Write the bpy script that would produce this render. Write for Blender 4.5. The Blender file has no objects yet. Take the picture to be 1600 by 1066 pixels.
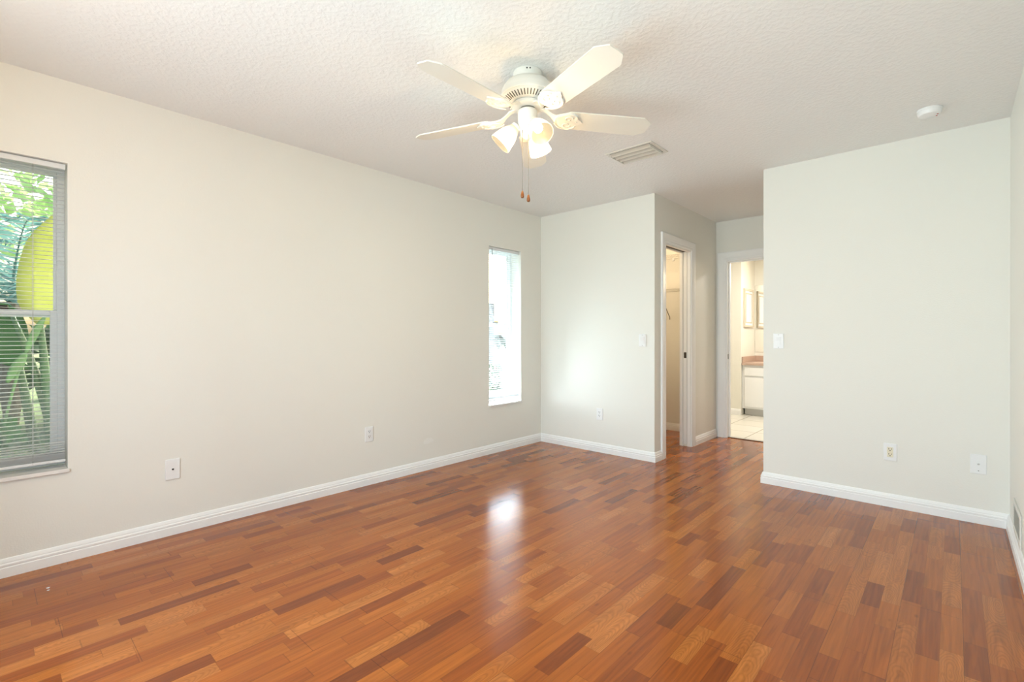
import bpy, bmesh, math, random
from mathutils import Vector, Matrix
R = math.radians
PI = math.pi
S = bpy.context.scene
COL = S.collection

# ---------------------------------------------------------------- camera
cam_d = bpy.data.cameras.new('camera')
cam = bpy.data.objects.new('camera', cam_d)
COL.objects.link(cam)
cam_d.sensor_width = 36.0
cam_d.lens = 36.0 * 754.2427 / 1600
cam_d.shift_y = -6.6 / 1600
cam_d.clip_start = 0.02
cam.location = (3.3232, 0.0, 1.142)
cam.rotation_euler = (PI / 2 - 0.0011, 0, 0.7407)
S.camera = cam

# ---------------------------------------------------------------- exposure
S.view_settings.view_transform = 'Standard'
S.view_settings.look = 'None'
S.view_settings.gamma = 1
S.view_settings.use_curve_mapping = False
S.view_settings.exposure = 0.68

# ---------------------------------------------------------------- daylight
world = bpy.data.worlds.new('sky')
S.world = world
world.use_nodes = True
wn = world.node_tree
wn.nodes.clear()
wo = wn.nodes.new('ShaderNodeOutputWorld')
wb = wn.nodes.new('ShaderNodeBackground')
ws = wn.nodes.new('ShaderNodeTexSky')
ws.sky_type = 'NISHITA'
ws.sun_disc = False
ws.sun_elevation = R(27)
ws.sun_rotation = R(313)
ws.dust_density = 5.0
wb.inputs[1].default_value = 0.30
wn.links.new(ws.outputs[0], wb.inputs[0])
wn.links.new(wb.outputs[0], wo.inputs[0])

def lamp(name, kind, energy, color, loc, direction=None, **kw):
    d = bpy.data.lights.new(name, kind)
    d.energy = energy
    d.color = color
    for k, v in kw.items():
        setattr(d, k, v)
    o = bpy.data.objects.new(name, d)
    COL.objects.link(o)
    o.location = loc
    if direction is not None:
        o.rotation_euler = Vector(direction).to_track_quat('-Z', 'Y').to_euler()
    return o

lamp('sun', 'SUN', 6.0, (1.0, 0.95, 0.86), (-6, 6, 9), (0.56, -0.52, -0.62), angle=R(0.6))
# fill for an added rear window behind the camera; daylight entering by the narrow far window (bounced up off the bright driveway)
lamp('rear_window_fill', 'AREA', 74, (0.76, 0.88, 1.0), (2.15, -0.74, 1.08), (0.22, 1, 0.04),
     shape='RECTANGLE', size=2.4, size_y=1.6)
lamp('side_window_daylight', 'AREA', 29, (0.74, 0.88, 1.0), (-0.34, 3.58, 1.10), (1, -0.15, 0.45),
     shape='RECTANGLE', size=0.42, size_y=1.5)
# ---------------------------------------------------------------- materials
def new_mat(name):
    m = bpy.data.materials.new(name)
    m.use_nodes = True
    nt = m.node_tree
    nt.nodes.clear()
    out = nt.nodes.new('ShaderNodeOutputMaterial')
    return m, nt, out

def N(nt, typ, **kw):
    n = nt.nodes.new(typ)
    for k, v in kw.items():
        setattr(n, k, v)
    return n

def setin(nt, sock, v):
    if hasattr(v, 'links') or isinstance(v, bpy.types.NodeSocket):
        nt.links.new(v, sock)
    else:
        sock.default_value = v

def M(nt, op, a, b=0.0, c=0.0):
    n = N(nt, 'ShaderNodeMath', operation=op)
    setin(nt, n.inputs[0], a)
    setin(nt, n.inputs[1], b)
    if op in ('MULTIPLY_ADD', 'SMOOTH_MIN', 'COMPARE'):
        setin(nt, n.inputs[2], c)
    return n.outputs[0]

def pm(name, color, rough=0.5, bump=0.0, bscale=200, metal=0.0, spec=0.5, var=0.0, vscale=4.0, trans=0.0, emit=None):
    """principled material with a fine procedural bump and a slight colour mottle"""
    m, nt, out = new_mat(name)
    p = N(nt, 'ShaderNodeBsdfPrincipled')
    p.inputs['Base Color'].default_value = (*color, 1)
    p.inputs['Roughness'].default_value = rough
    p.inputs['Metallic'].default_value = metal
    p.inputs['Specular IOR Level'].default_value = spec
    if emit:
        p.inputs['Emission Color'].default_value = (*emit[0], 1)
        p.inputs['Emission Strength'].default_value = emit[1]
    geo = N(nt, 'ShaderNodeNewGeometry')
    if var:
        nz = N(nt, 'ShaderNodeTexNoise')
        nt.links.new(geo.outputs['Position'], nz.inputs['Vector'])
        nz.inputs['Scale'].default_value = vscale
        nz.inputs['Detail'].default_value = 4
        mx = N(nt, 'ShaderNodeMix', data_type='RGBA')
        nt.links.new(nz.outputs['Fac'], mx.inputs[0])
        mx.inputs[6].default_value = (*[c * (1 - var) for c in color], 1)
        mx.inputs[7].default_value = (*[min(1, c * (1 + var)) for c in color], 1)
        nt.links.new(mx.outputs[2], p.inputs['Base Color'])
    if bump:
        nz = N(nt, 'ShaderNodeTexNoise')
        nt.links.new(geo.outputs['Position'], nz.inputs['Vector'])
        nz.inputs['Scale'].default_value = bscale
        nz.inputs['Detail'].default_value = 3
        b = N(nt, 'ShaderNodeBump')
        b.inputs['Strength'].default_value = bump
        b.inputs['Distance'].default_value = 0.002
        nt.links.new(nz.outputs['Fac'], b.inputs['Height'])
        nt.links.new(b.outputs[0], p.inputs['Normal'])
    if trans:
        t = N(nt, 'ShaderNodeBsdfTranslucent')
        t.inputs[0].default_value = (*[min(1, c * 1.5) for c in color], 1)
        mix = N(nt, 'ShaderNodeMixShader')
        mix.inputs[0].default_value = trans
        nt.links.new(p.outputs[0], mix.inputs[1])
        nt.links.new(t.outputs[0], mix.inputs[2])
        nt.links.new(mix.outputs[0], out.inputs[0])
    else:
        nt.links.new(p.outputs[0], out.inputs[0])
    return m

def textured_paint(name, color, rough, scale, strength, dist, knock=False, patch=None):
    """orange-peel / knock-down plaster texture under paint"""
    m, nt, out = new_mat(name)
    p = N(nt, 'ShaderNodeBsdfPrincipled')
    p.inputs['Base Color'].default_value = (*color, 1)
    p.inputs['Roughness'].default_value = rough
    p.inputs['Specular IOR Level'].default_value = 0.35
    geo = N(nt, 'ShaderNodeNewGeometry')
    nz = N(nt, 'ShaderNodeTexNoise')
    nz.inputs['Scale'].default_value = scale
    nz.inputs['Detail'].default_value = 2.5
    nt.links.new(geo.outputs['Position'], nz.inputs['Vector'])
    h = nz.outputs['Fac']
    if knock:
        rp = N(nt, 'ShaderNodeValToRGB')
        rp.color_ramp.elements[0].position = 0.44
        rp.color_ramp.elements[1].position = 0.60
        nt.links.new(h, rp.inputs[0])
        h = rp.outputs[0]
    if patch:      # old dried spackle smear left on the wall
        vd = N(nt, 'ShaderNodeVectorMath', operation='SUBTRACT')
        nt.links.new(geo.outputs['Position'], vd.inputs[0]); vd.inputs[1].default_value = patch
        vs = N(nt, 'ShaderNodeVectorMath', operation='MULTIPLY')
        nt.links.new(vd.outputs[0], vs.inputs[0]); vs.inputs[1].default_value = (1, 9.0, 20.0)
        vl = N(nt, 'ShaderNodeVectorMath', operation='LENGTH')
        nt.links.new(vs.outputs[0], vl.inputs[0])
        n2 = N(nt, 'ShaderNodeTexNoise')
        n2.inputs['Scale'].default_value = 28; n2.inputs['Detail'].default_value = 3
        nt.links.new(geo.outputs['Position'], n2.inputs['Vector'])
        fall = M(nt, 'SUBTRACT', 1.0, vl.outputs['Value'])
        mk = M(nt, 'GREATER_THAN', M(nt, 'MULTIPLY', fall, n2.outputs['Fac']), 0.26)
        mxc = N(nt, 'ShaderNodeMix', data_type='RGBA')
        nt.links.new(mk, mxc.inputs[0])
        mxc.inputs[6].default_value = (*color, 1)
        mxc.inputs[7].default_value = (0.86, 0.85, 0.80, 1)
        nt.links.new(mxc.outputs[2], p.inputs['Base Color'])
        h = M(nt, 'ADD', h, M(nt, 'MULTIPLY', mk, 1.2))
    b = N(nt, 'ShaderNodeBump')
    b.inputs['Strength'].default_value = strength
    b.inputs['Distance'].default_value = dist
    nt.links.new(h, b.inputs['Height'])
    nt.links.new(b.outputs[0], p.inputs['Normal'])
    nt.links.new(p.outputs[0], out.inputs[0])
    return m

WALLC = (0.825, 0.81, 0.748)
m_wall = textured_paint('wall_paint', WALLC, 0.55, 130, 0.22, 0.003)
m_wall_left = textured_paint('wall_paint_with_spackle', WALLC, 0.55, 130, 0.22, 0.003, patch=(0, 2.575, 0.243))
m_ceil = textured_paint('ceiling_knockdown_plaster', (0.86, 0.85, 0.825), 0.5, 48, 0.20, 0.006, True)
m_trim = pm('white_trim_paint', (0.90, 0.895, 0.88), 0.35, bump=0.03, bscale=60)
m_plate = pm('white_plastic', (0.86, 0.86, 0.85), 0.3)
m_ivory = pm('ivory_plastic', (0.80, 0.74, 0.56), 0.35)
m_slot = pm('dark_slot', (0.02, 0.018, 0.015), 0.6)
m_screw = pm('screw_metal', (0.55, 0.55, 0.53), 0.4, metal=0.8)
m_vinyl = pm('white_window_vinyl', (0.80, 0.82, 0.815), 0.4)
m_blind = pm('blind_aluminium', (0.80, 0.81, 0.805), 0.38, trans=0.06)
m_wand = pm('clear_grey_wand', (0.25, 0.26, 0.28), 0.25)
m_cord = pm('blind_cord', (0.55, 0.56, 0.55), 0.8)
m_marble = pm('marble_sill', (0.82, 0.80, 0.76), 0.25, var=0.08, vscale=14)
m_fan = pm('fan_white_enamel', (0.82, 0.80, 0.74), 0.32)
m_blade = pm('fan_blade_off_white', (0.80, 0.77, 0.68), 0.42, bump=0.03, bscale=30)
m_vent_dark = pm('vent_shadow_gap', (0.06, 0.055, 0.04), 0.8)
m_louvre = pm('louvre_enamel', (0.58, 0.55, 0.48), 0.4)
m_chain = pm('chain_metal', (0.22, 0.20, 0.17), 0.4, metal=0.4)
m_fob = pm('amber_wood_fob', (0.20, 0.065, 0.012), 0.3, var=0.3, vscale=90)
m_latch = pm('dark_bronze_latch', (0.06, 0.045, 0.035), 0.4, metal=0.6)
m_strike = pm('steel_strike', (0.30, 0.28, 0.25), 0.4, metal=0.8)
m_wire = pm('white_wire', (0.74, 0.72, 0.66), 0.4)
m_reg = pm('register_enamel', (0.74, 0.72, 0.66), 0.4)
m_vanity = pm('vanity_white_laminate', (0.84, 0.84, 0.83), 0.35)
m_counter = pm('pinkish_tan_counter', (0.52, 0.37, 0.29), 0.35, var=0.06, vscale=60)
m_toe = pm('toe_kick_grey', (0.58, 0.57, 0.54), 0.6)
m_bathwall = textured_paint('bathroom_paint', (0.82, 0.80, 0.72), 0.55, 130, 0.15, 0.003)
m_red = pm('red_indicator', (0.5, 0.05, 0.03), 0.4)
m_beige = pm('beige_frame', (0.62, 0.55, 0.43), 0.5)
m_thresh = pm('dark_threshold', (0.10, 0.045, 0.02), 0.4)
m_mirror, nt, out = new_mat('mirror_silver')
g = N(nt, 'ShaderNodeBsdfPrincipled')
g.inputs['Base Color'].default_value = (0.9, 0.9, 0.88, 1)
g.inputs['Metallic'].default_value = 1
g.inputs['Roughness'].default_value = 0.02
nt.links.new(g.outputs[0], out.inputs[0])

m_glass, nt, out = new_mat('window_glass')
tr = N(nt, 'ShaderNodeBsdfTransparent')
tr.inputs[0].default_value = (0.93, 0.97, 0.95, 1)
gl = N(nt, 'ShaderNodeBsdfGlossy')
gl.inputs['Roughness'].default_value = 0.01
fr = N(nt, 'ShaderNodeFresnel')
fr.inputs[0].default_value = 1.35
mx = N(nt, 'ShaderNodeMixShader')
nt.links.new(fr.outputs[0], mx.inputs[0])
nt.links.new(tr.outputs[0], mx.inputs[1])
nt.links.new(gl.outputs[0], mx.inputs[2])
nt.links.new(mx.outputs[0], out.inputs[0])

m_screen, nt, out = new_mat('patchy_grey_screen')
tr = N(nt, 'ShaderNodeBsdfTransparent')
df = N(nt, 'ShaderNodeBsdfDiffuse')
df.inputs[0].default_value = (0.42, 0.44, 0.44, 1)
geo = N(nt, 'ShaderNodeNewGeometry')
nz = N(nt, 'ShaderNodeTexNoise')
nz.inputs['Scale'].default_value = 26
nz.inputs['Detail'].default_value = 6
nt.links.new(geo.outputs['Position'], nz.inputs['Vector'])
mx = N(nt, 'ShaderNodeMixShader')
sz = N(nt, 'ShaderNodeSeparateXYZ')          # patchy grey cover, thickest low on the screen
nt.links.new(geo.outputs['Position'], sz.inputs[0])
mr = N(nt, 'ShaderNodeMapRange')
nt.links.new(sz.outputs[2], mr.inputs[0])
mr.inputs[1].default_value = 0.55; mr.inputs[2].default_value = 0.92
mr.inputs[3].default_value = 0.95; mr.inputs[4].default_value = 0.05
nt.links.new(M(nt, 'MULTIPLY', nz.outputs['Fac'], mr.outputs[0]), mx.inputs[0])
nt.links.new(tr.outputs[0], mx.inputs[1])
nt.links.new(df.outputs[0], mx.inputs[2])
nt.links.new(mx.outputs[0], out.inputs[0])

# frosted glass of the fan's three lit shades
m_shade, nt, out = new_mat('frosted_lamp_glass')
tl = N(nt, 'ShaderNodeBsdfTranslucent')
tl.inputs[0].default_value = (0.62, 0.57, 0.48, 1)
tr = N(nt, 'ShaderNodeBsdfTransparent')
tr.inputs[0].default_value = (0.95, 0.88, 0.74, 1)
m1 = N(nt, 'ShaderNodeMixShader')
m1.inputs[0].default_value = 0.36
nt.links.new(tl.outputs[0], m1.inputs[1])
nt.links.new(tr.outputs[0], m1.inputs[2])
em = N(nt, 'ShaderNodeEmission')
em.inputs[0].default_value = (1.0, 0.86, 0.62, 1)
em.inputs[1].default_value = 0.16
ad = N(nt, 'ShaderNodeAddShader')
nt.links.new(m1.outputs[0], ad.inputs[0])
nt.links.new(em.outputs[0], ad.inputs[1])
nt.links.new(ad.outputs[0], out.inputs[0])
m_bulb = pm('lit_bulb', (1, 1, 1), 0.4, emit=((1.0, 0.9, 0.72), 3.0))
m_lamp_glass = pm('lit_lamp_diffuser', (0.9, 0.88, 0.8), 0.4, emit=((1.0, 0.85, 0.6), 3.0))

# ---- laminate floor: three-strip planks running along y
def wood_floor():
    m, nt, out = new_mat('cherry_strip_laminate')
    L = nt.links.new
    p = N(nt, 'ShaderNodeBsdfPrincipled')
    geo = N(nt, 'ShaderNodeNewGeometry')
    sp = N(nt, 'ShaderNodeSeparateXYZ')
    L(geo.outputs['Position'], sp.inputs[0])
    x, y = sp.outputs[0], sp.outputs[1]
    W = 0.0645
    xs = M(nt, 'DIVIDE', M(nt, 'ADD', x, 10.0), W)
    strip = M(nt, 'FLOOR', xs)
    fx = M(nt, 'FRACT', xs)
    wn1 = N(nt, 'ShaderNodeTexWhiteNoise', noise_dimensions='1D')
    L(strip, wn1.inputs['W'])
    r1 = wn1.outputs['Value']
    yy = M(nt, 'ADD', M(nt, 'DIVIDE', M(nt, 'ADD', y, 10.0), 0.32), M(nt, 'MULTIPLY', r1, 37.0))
    wob = N(nt, 'ShaderNodeTexNoise', noise_dimensions='1D')
    wob.inputs['Scale'].default_value = 0.55
    wob.inputs['Detail'].default_value = 0.0
    L(M(nt, 'ADD', yy, M(nt, 'MULTIPLY', strip, 11.3)), wob.inputs['W'])
    yc = M(nt, 'ADD', yy, M(nt, 'MULTIPLY', wob.outputs['Fac'], 1.15))
    cell = M(nt, 'FLOOR', yc)
    fy = M(nt, 'FRACT', yc)
    cv = N(nt, 'ShaderNodeCombineXYZ')
    L(strip, cv.inputs[0]); L(cell, cv.inputs[1])
    wn2 = N(nt, 'ShaderNodeTexWhiteNoise', noise_dimensions='2D')
    L(cv.outputs[0], wn2.inputs['Vector'])
    rv = wn2.outputs['Value']
    rc = N(nt, 'ShaderNodeSeparateColor')
    L(wn2.outputs['Color'], rc.inputs[0])
    ramp = N(nt, 'ShaderNodeValToRGB')
    cr = ramp.color_ramp
    stops = [(0.0, (0.185, 0.042, 0.007)), (0.10, (0.260, 0.060, 0.008)), (0.35, (0.335, 0.085, 0.010)),
             (0.62, (0.380, 0.104, 0.012)), (0.85, (0.430, 0.127, 0.018)), (1.0, (0.49, 0.160, 0.030))]
    while len(cr.elements) < len(stops):
        cr.elements.new(0.5)
    for e, (pos, c) in zip(cr.elements, stops):
        e.position = pos
        e.color = (*c, 1)
    L(rv, ramp.inputs[0])
    # long fine grain, different in every block
    gv = N(nt, 'ShaderNodeCombineXYZ')
    L(M(nt, 'ADD', M(nt, 'MULTIPLY', x, 75.0), M(nt, 'MULTIPLY', rv, 900.0)), gv.inputs[0])
    L(M(nt, 'MULTIPLY', y, 3.2), gv.inputs[1])
    gn = N(nt, 'ShaderNodeTexNoise')
    gn.inputs['Scale'].default_value = 1.0
    gn.inputs['Detail'].default_value = 5.0
    gn.inputs['Distortion'].default_value = 0.6
    L(gv.outputs[0], gn.inputs['Vector'])
    # cathedral rings in some blocks
    wv = N(nt, 'ShaderNodeCombineXYZ')
    L(M(nt, 'ADD', M(nt, 'MULTIPLY', M(nt, 'SUBTRACT', fx, M(nt, 'MULTIPLY_ADD', rc.outputs[1], 0.5, 0.25)), 1.45), M(nt, 'MULTIPLY', rv, 0.0)), wv.inputs[0])
    L(M(nt, 'MULTIPLY', M(nt, 'SUBTRACT', fy, M(nt, 'MULTIPLY_ADD', rc.outputs[2], 1.6, -0.3)), 1.25), wv.inputs[1])
    wnz = N(nt, 'ShaderNodeTexNoise')
    wnz.inputs['Scale'].default_value = 16.0
    wnz.inputs['Detail'].default_value = 1.0
    L(geo.outputs['Position'], wnz.inputs['Vector'])
    ln = N(nt, 'ShaderNodeVectorMath', operation='LENGTH')
    L(wv.outputs[0], ln.inputs[0])
    rad = M(nt, 'ADD', ln.outputs['Value'], M(nt, 'MULTIPLY', wnz.outputs['Fac'], 0.35))
    ring = M(nt, 'SINE', M(nt, 'MULTIPLY', rad, 46.0))
    ring = M(nt, 'MULTIPLY_ADD', ring, 0.5, 0.5)
    ring = M(nt, 'POWER', ring, 2.0)
    has = M(nt, 'GREATER_THAN', rc.outputs[0], 0.72)
    rg = M(nt, 'MULTIPLY', M(nt, 'MULTIPLY', ring, has), 0.20)
    gr = M(nt, 'MULTIPLY_ADD', gn.outputs["Fac"], 0.95, 0.46)
    shade = M(nt, 'MULTIPLY', gr, M(nt, 'SUBTRACT', 1.0, rg))
    # knots
    kn = N(nt, 'ShaderNodeTexVoronoi')
    kn.inputs['Scale'].default_value = 3.0
    kv = N(nt, 'ShaderNodeCombineXYZ')
    L(M(nt, 'MULTIPLY', x, 2.2), kv.inputs[0]); L(M(nt, 'MULTIPLY', y, 1.0), kv.inputs[1])
    L(kv.outputs[0], kn.inputs['Vector'])
    kd = N(nt, 'ShaderNodeMapRange')
    L(kn.outputs['Distance'], kd.inputs[0])
    kd.inputs[1].default_value = 0.015; kd.inputs[2].default_value = 0.06
    kd.inputs[3].default_value = 0.62; kd.inputs[4].default_value = 1.0
    shade = M(nt, 'MULTIPLY', shade, kd.outputs[0])
    # joints
    def edge(f, w):
        return M(nt, 'LESS_THAN', M(nt, 'MINIMUM', f, M(nt, 'SUBTRACT', 1.0, f)), w)
    e1 = M(nt, 'MULTIPLY', edge(fx, 0.012), 0.22)
    e2 = M(nt, 'MULTIPLY', edge(fy, 0.0035), 0.30)
    xp = M(nt, 'DIVIDE', xs, 3.0)
    plank = M(nt, 'FLOOR', xp)
    wn3 = N(nt, 'ShaderNodeTexWhiteNoise', noise_dimensions='1D')
    L(plank, wn3.inputs['W'])
    yp = M(nt, 'ADD', M(nt, 'DIVIDE', M(nt, 'ADD', y, 10.0), 1.28), M(nt, 'MULTIPLY', wn3.outputs['Value'], 5.0))
    e3 = M(nt, 'MULTIPLY', edge(M(nt, 'FRACT', xp), 0.005), 0.45)
    e4 = M(nt, 'MULTIPLY', edge(M(nt, 'FRACT', yp), 0.0008), 0.5)
    ee = M(nt, 'MAXIMUM', M(nt, 'MAXIMUM', e1, e2), M(nt, 'MAXIMUM', e3, e4))
    shade = M(nt, 'MULTIPLY', shade, M(nt, 'SUBTRACT', 1.0, ee))
    sc = N(nt, 'ShaderNodeVectorMath', operation='SCALE')
    L(ramp.outputs[0], sc.inputs[0]); L(shade, sc.inputs['Scale'])
    L(sc.outputs[0], p.inputs['Base Color'])
    # worn satin sheen
    rn = N(nt, 'ShaderNodeTexNoise')
    rn.inputs['Scale'].default_value = 5.0
    rn.inputs['Detail'].default_value = 4.0
    L(geo.outputs['Position'], rn.inputs['Vector'])
    L(M(nt, 'MULTIPLY_ADD', rn.outputs['Fac'], 0.12, 0.10), p.inputs['Roughness'])
    p.inputs['IOR'].default_value = 1.5
    p.inputs['Specular IOR Level'].default_value = 0.40
    # every plank lies a hair out of level, and the film is slightly pebbled
    pc = N(nt, 'ShaderNodeCombineXYZ')
    L(plank, pc.inputs[0]); L(M(nt, 'FLOOR', yp), pc.inputs[1])
    wn4 = N(nt, 'ShaderNodeTexWhiteNoise', noise_dimensions='2D')
    L(pc.outputs[0], wn4.inputs['Vector'])
    tl1 = N(nt, 'ShaderNodeVectorMath', operation='SUBTRACT')
    L(wn4.outputs['Color'], tl1.inputs[0]); tl1.inputs[1].default_value = (0.5, 0.5, 0.5)
    tl2 = N(nt, 'ShaderNodeVectorMath', operation='SCALE')
    L(tl1.outputs[0], tl2.inputs[0]); tl2.inputs['Scale'].default_value = 0.012
    fn = N(nt, 'ShaderNodeTexNoise')
    fn.inputs['Scale'].default_value = 320.0
    fn.inputs['Detail'].default_value = 2.0
    L(geo.outputs['Position'], fn.inputs['Vector'])
    bp = N(nt, 'ShaderNodeBump')
    bp.inputs['Strength'].default_value = 0.10
    bp.inputs['Distance'].default_value = 0.001
    L(fn.outputs['Fac'], bp.inputs['Height'])
    ad = N(nt, 'ShaderNodeVectorMath', operation='ADD')
    L(bp.outputs[0], ad.inputs[0]); L(tl2.outputs[0], ad.inputs[1])
    nn = N(nt, 'ShaderNodeVectorMath', operation='NORMALIZE')
    L(ad.outputs[0], nn.inputs[0])
    L(nn.outputs[0], p.inputs['Normal'])
    L(p.outputs[0], out.inputs[0])
    return m
m_floor = wood_floor()

def tile_floor():
    m, nt, out = new_mat('cream_bathroom_tile')
    L = nt.links.new
    p = N(nt, 'ShaderNodeBsdfPrincipled')
    geo = N(nt, 'ShaderNodeNewGeometry')
    mp = N(nt, 'ShaderNodeMapping')
    mp.inputs['Rotation'].default_value = (0, 0, 0)
    mp.inputs['Location'].default_value = (0.08, 0.14, 0)
    L(geo.outputs['Position'], mp.inputs[0])
    b = N(nt, 'ShaderNodeTexBrick')
    b.offset = 0.0
    b.inputs['Color1'].default_value = (0.78, 0.75, 0.68, 1)
    b.inputs['Color2'].default_value = (0.74, 0.71, 0.63, 1)
    b.inputs['Mortar'].default_value = (0.42, 0.38, 0.31, 1)
    b.inputs['Scale'].default_value = 1.0
    b.inputs['Mortar Size'].default_value = 0.006
    b.inputs['Brick Width'].default_value = 0.42
    b.inputs['Row Height'].default_value = 0.42
    L(mp.outputs[0], b.inputs[0])
    L(b.outputs[0], p.inputs['Base Color'])
    p.inputs['Roughness'].default_value = 0.25
    L(p.outputs[0], out.inputs[0])
    return m
m_tile = tile_floor()

# ---------------------------------------------------------------- mesh helpers
def B():
    return bmesh.new()

def box(bm, x0, x1, y0, y1, z0, z1, bev=0.0):
    r = bmesh.ops.create_cube(bm, size=1.0)
    vs = r['verts']
    for v in vs:
        v.co = Vector(((x0 + x1) / 2 + v.co.x * (x1 - x0), (y0 + y1) / 2 + v.co.y * (y1 - y0), (z0 + z1) / 2 + v.co.z * (z1 - z0)))
    if bev:
        es = list({e for v in vs for e in v.link_edges})
        bmesh.ops.bevel(bm, geom=es, offset=bev, segments=2, affect='EDGES', profile=0.5)
    return bm

def quad(bm, pts):
    bm.faces.new([bm.verts.new(p) for p in pts])

def lathe(bm, prof, n=32, mat=None, cap=True):
    """profile [(r,z)...] about z"""
    mat = mat or Matrix.Identity(4)
    rings = []
    for r, z in prof:
        if r < 1e-6:
            rings.append([bm.verts.new(mat @ Vector((0, 0, z)))])
        else:
            rings.append([bm.verts.new(mat @ Vector((r * math.cos(2 * PI * i / n), r * math.sin(2 * PI * i / n), z))) for i in range(n)])
    for a, b in zip(rings, rings[1:]):
        for i in range(n):
            j = (i + 1) % n
            if len(a) == 1 and len(b) == 1:
                continue
            if len(a) == 1:
                bm.faces.new((a[0], b[j], b[i]))
            elif len(b) == 1:
                bm.faces.new((a[i], a[j], b[0]))
            else:
                bm.faces.new((a[i], a[j], b[j], b[i]))
    if cap:
        for rg in (rings[0], rings[-1]):
            if len(rg) > 2:
                bm.faces.new(rg)
    return bm

def tube(bm, pts, r, n=8, closed=False):
    pts = [Vector(p) for p in pts]
    rs = r if isinstance(r, (list, tuple)) else [r] * len(pts)
    rings = []
    up = Vector((0, 0, 1))
    for i, p in enumerate(pts):
        t = (pts[min(i + 1, len(pts) - 1)] - pts[max(i - 1, 0)]).normalized()
        a = t.cross(up)
        if a.length < 1e-3:
            a = t.cross(Vector((1, 0, 0)))
        a.normalize()
        b = t.cross(a).normalized()
        rings.append([bm.verts.new(p + (a * math.cos(2 * PI * k / n) + b * math.sin(2 * PI * k / n)) * rs[i]) for k in range(n)])
    for q, w in zip(rings, rings[1:]):
        for k in range(n):
            l = (k + 1) % n
            bm.faces.new((q[k], q[l], w[l], w[k]))
    bm.faces.new(rings[0]); bm.faces.new(rings[-1])
    return bm

def prism(bm, outline, z0, z1, mat=None):
    """2-d outline (x,y) extruded z0..z1"""
    mat = mat or Matrix.Identity(4)
    lo = [bm.verts.new(mat @ Vector((x, y, z0))) for x, y in outline]
    hi = [bm.verts.new(mat @ Vector((x, y, z1))) for x, y in outline]
    n = len(outline)
    bm.faces.new(lo[::-1]); bm.faces.new(hi)
    for i in range(n):
        j = (i + 1) % n
        bm.faces.new((lo[i], lo[j], hi[j], hi[i]))
    return bm

def obj(name, bm, m, parent=None, smooth=False, loc=None):
    bmesh.ops.recalc_face_normals(bm, faces=bm.faces[:])
    me = bpy.data.meshes.new(name)
    bm.to_mesh(me)
    bm.free()
    me.materials.append(m)
    if smooth:
        for f in me.polygons:
            f.use_smooth = True
        if smooth != True:
            try:
                me.set_sharp_from_angle(angle=R(smooth))
            except Exception:
                pass
    o = bpy.data.objects.new(name, me)
    COL.objects.link(o)
    if parent:
        o.parent = parent
    if loc:
        o.location = loc
    return o

def struct(name, bm, m, smooth=False):
    o = obj(name, bm, m, smooth=smooth)
    o['kind'] = 'structure'
    return o

def struct_empty(name, loc=(0, 0, 0)):
    o = bpy.data.objects.new(name, None)
    COL.objects.link(o)
    o.location = loc
    o['kind'] = 'structure'
    return o

def tag(o, label, cat, group=None):
    o['label'] = label
    o['category'] = cat
    if group:
        o['group'] = group
    return o

def thing(name, label, cat, loc=(0, 0, 0), group=None):
    o = bpy.data.objects.new(name, None)
    COL.objects.link(o)
    o.location = loc
    o.empty_display_size = 0.1
    return tag(o, label, cat, group)

def wall(name, axis, pos, thick, u0, u1, z0, z1, holes=(), m=None):
    """wall slab; axis 'x' => plane x=pos, u along y; thick signed behind the visible face"""
    us = sorted({u0, u1, *[h[0] for h in holes], *[h[1] for h in holes]})
    zs = sorted({z0, z1, *[h[2] for h in holes], *[h[3] for h in holes]})
    def solid(i, j):
        if i < 0 or j < 0 or i >= len(us) - 1 or j >= len(zs) - 1:
            return False
        uc, zc = (us[i] + us[i + 1]) / 2, (zs[j] + zs[j + 1]) / 2
        return not any(h[0] < uc < h[1] and h[2] < zc < h[3] for h in holes)
    bm = B()
    cache = {}
    def V(u, z, d):
        k = (round(u, 6), round(z, 6), d)
        if k not in cache:
            w = pos + (thick if d else 0)
            cache[k] = bm.verts.new((w, u, z) if axis == 'x' else (u, w, z))
        return cache[k]
    for i in range(len(us) - 1):
        for j in range(len(zs) - 1):
            if not solid(i, j):
                continue
            a, b, c, d = us[i], us[i + 1], zs[j], zs[j + 1]
            for s in (0, 1):
                bm.faces.new((V(a, c, s), V(b, c, s), V(b, d, s), V(a, d, s)))
            for (di, dj, p, q) in ((-1, 0, (a, c), (a, d)), (1, 0, (b, c), (b, d)), (0, -1, (a, c), (b, c)), (0, 1, (a, d), (b, d))):
                if not solid(i + di, j + dj):
                    bm.faces.new((V(*p, 0), V(*q, 0), V(*q, 1), V(*p, 1)))
    return struct(name, bm, m or m_wall)

BB = [(0, 0), (.0165, 0), (.0165, .0440), (.0135, .0475), (.0135, .0500), (.0150, .0525), (.0150, .0600), (.0105, .0655), (.0105, .0700),
      (.0085, .0760), (.0055, .0835), (.0020, .0870), (0, .0870)]

def baseboard(name, p0, p1, nrm, m0=0, m1=0, mat=None):
    """m0/m1: +1 outer mitre, -1 inner mitre, 0 square end"""
    p0, p1, nrm = Vector((*p0, 0)), Vector((*p1, 0)), Vector((*nrm, 0))
    d = (p1 - p0).normalized()
    bm = B()
    a = [bm.verts.new(p0 + nrm * w + Vector((0, 0, z)) - d * w * m0) for w, z in BB]
    b = [bm.verts.new(p1 + nrm * w + Vector((0, 0, z)) + d * w * m1) for w, z in BB]
    n = len(BB)
    for i in range(n):
        j = (i + 1) % n
        bm.faces.new((a[i], a[j], b[j], b[i]))
    bm.faces.new(a); bm.faces.new(b)
    return struct(name, bm, mat or m_trim)

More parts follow.
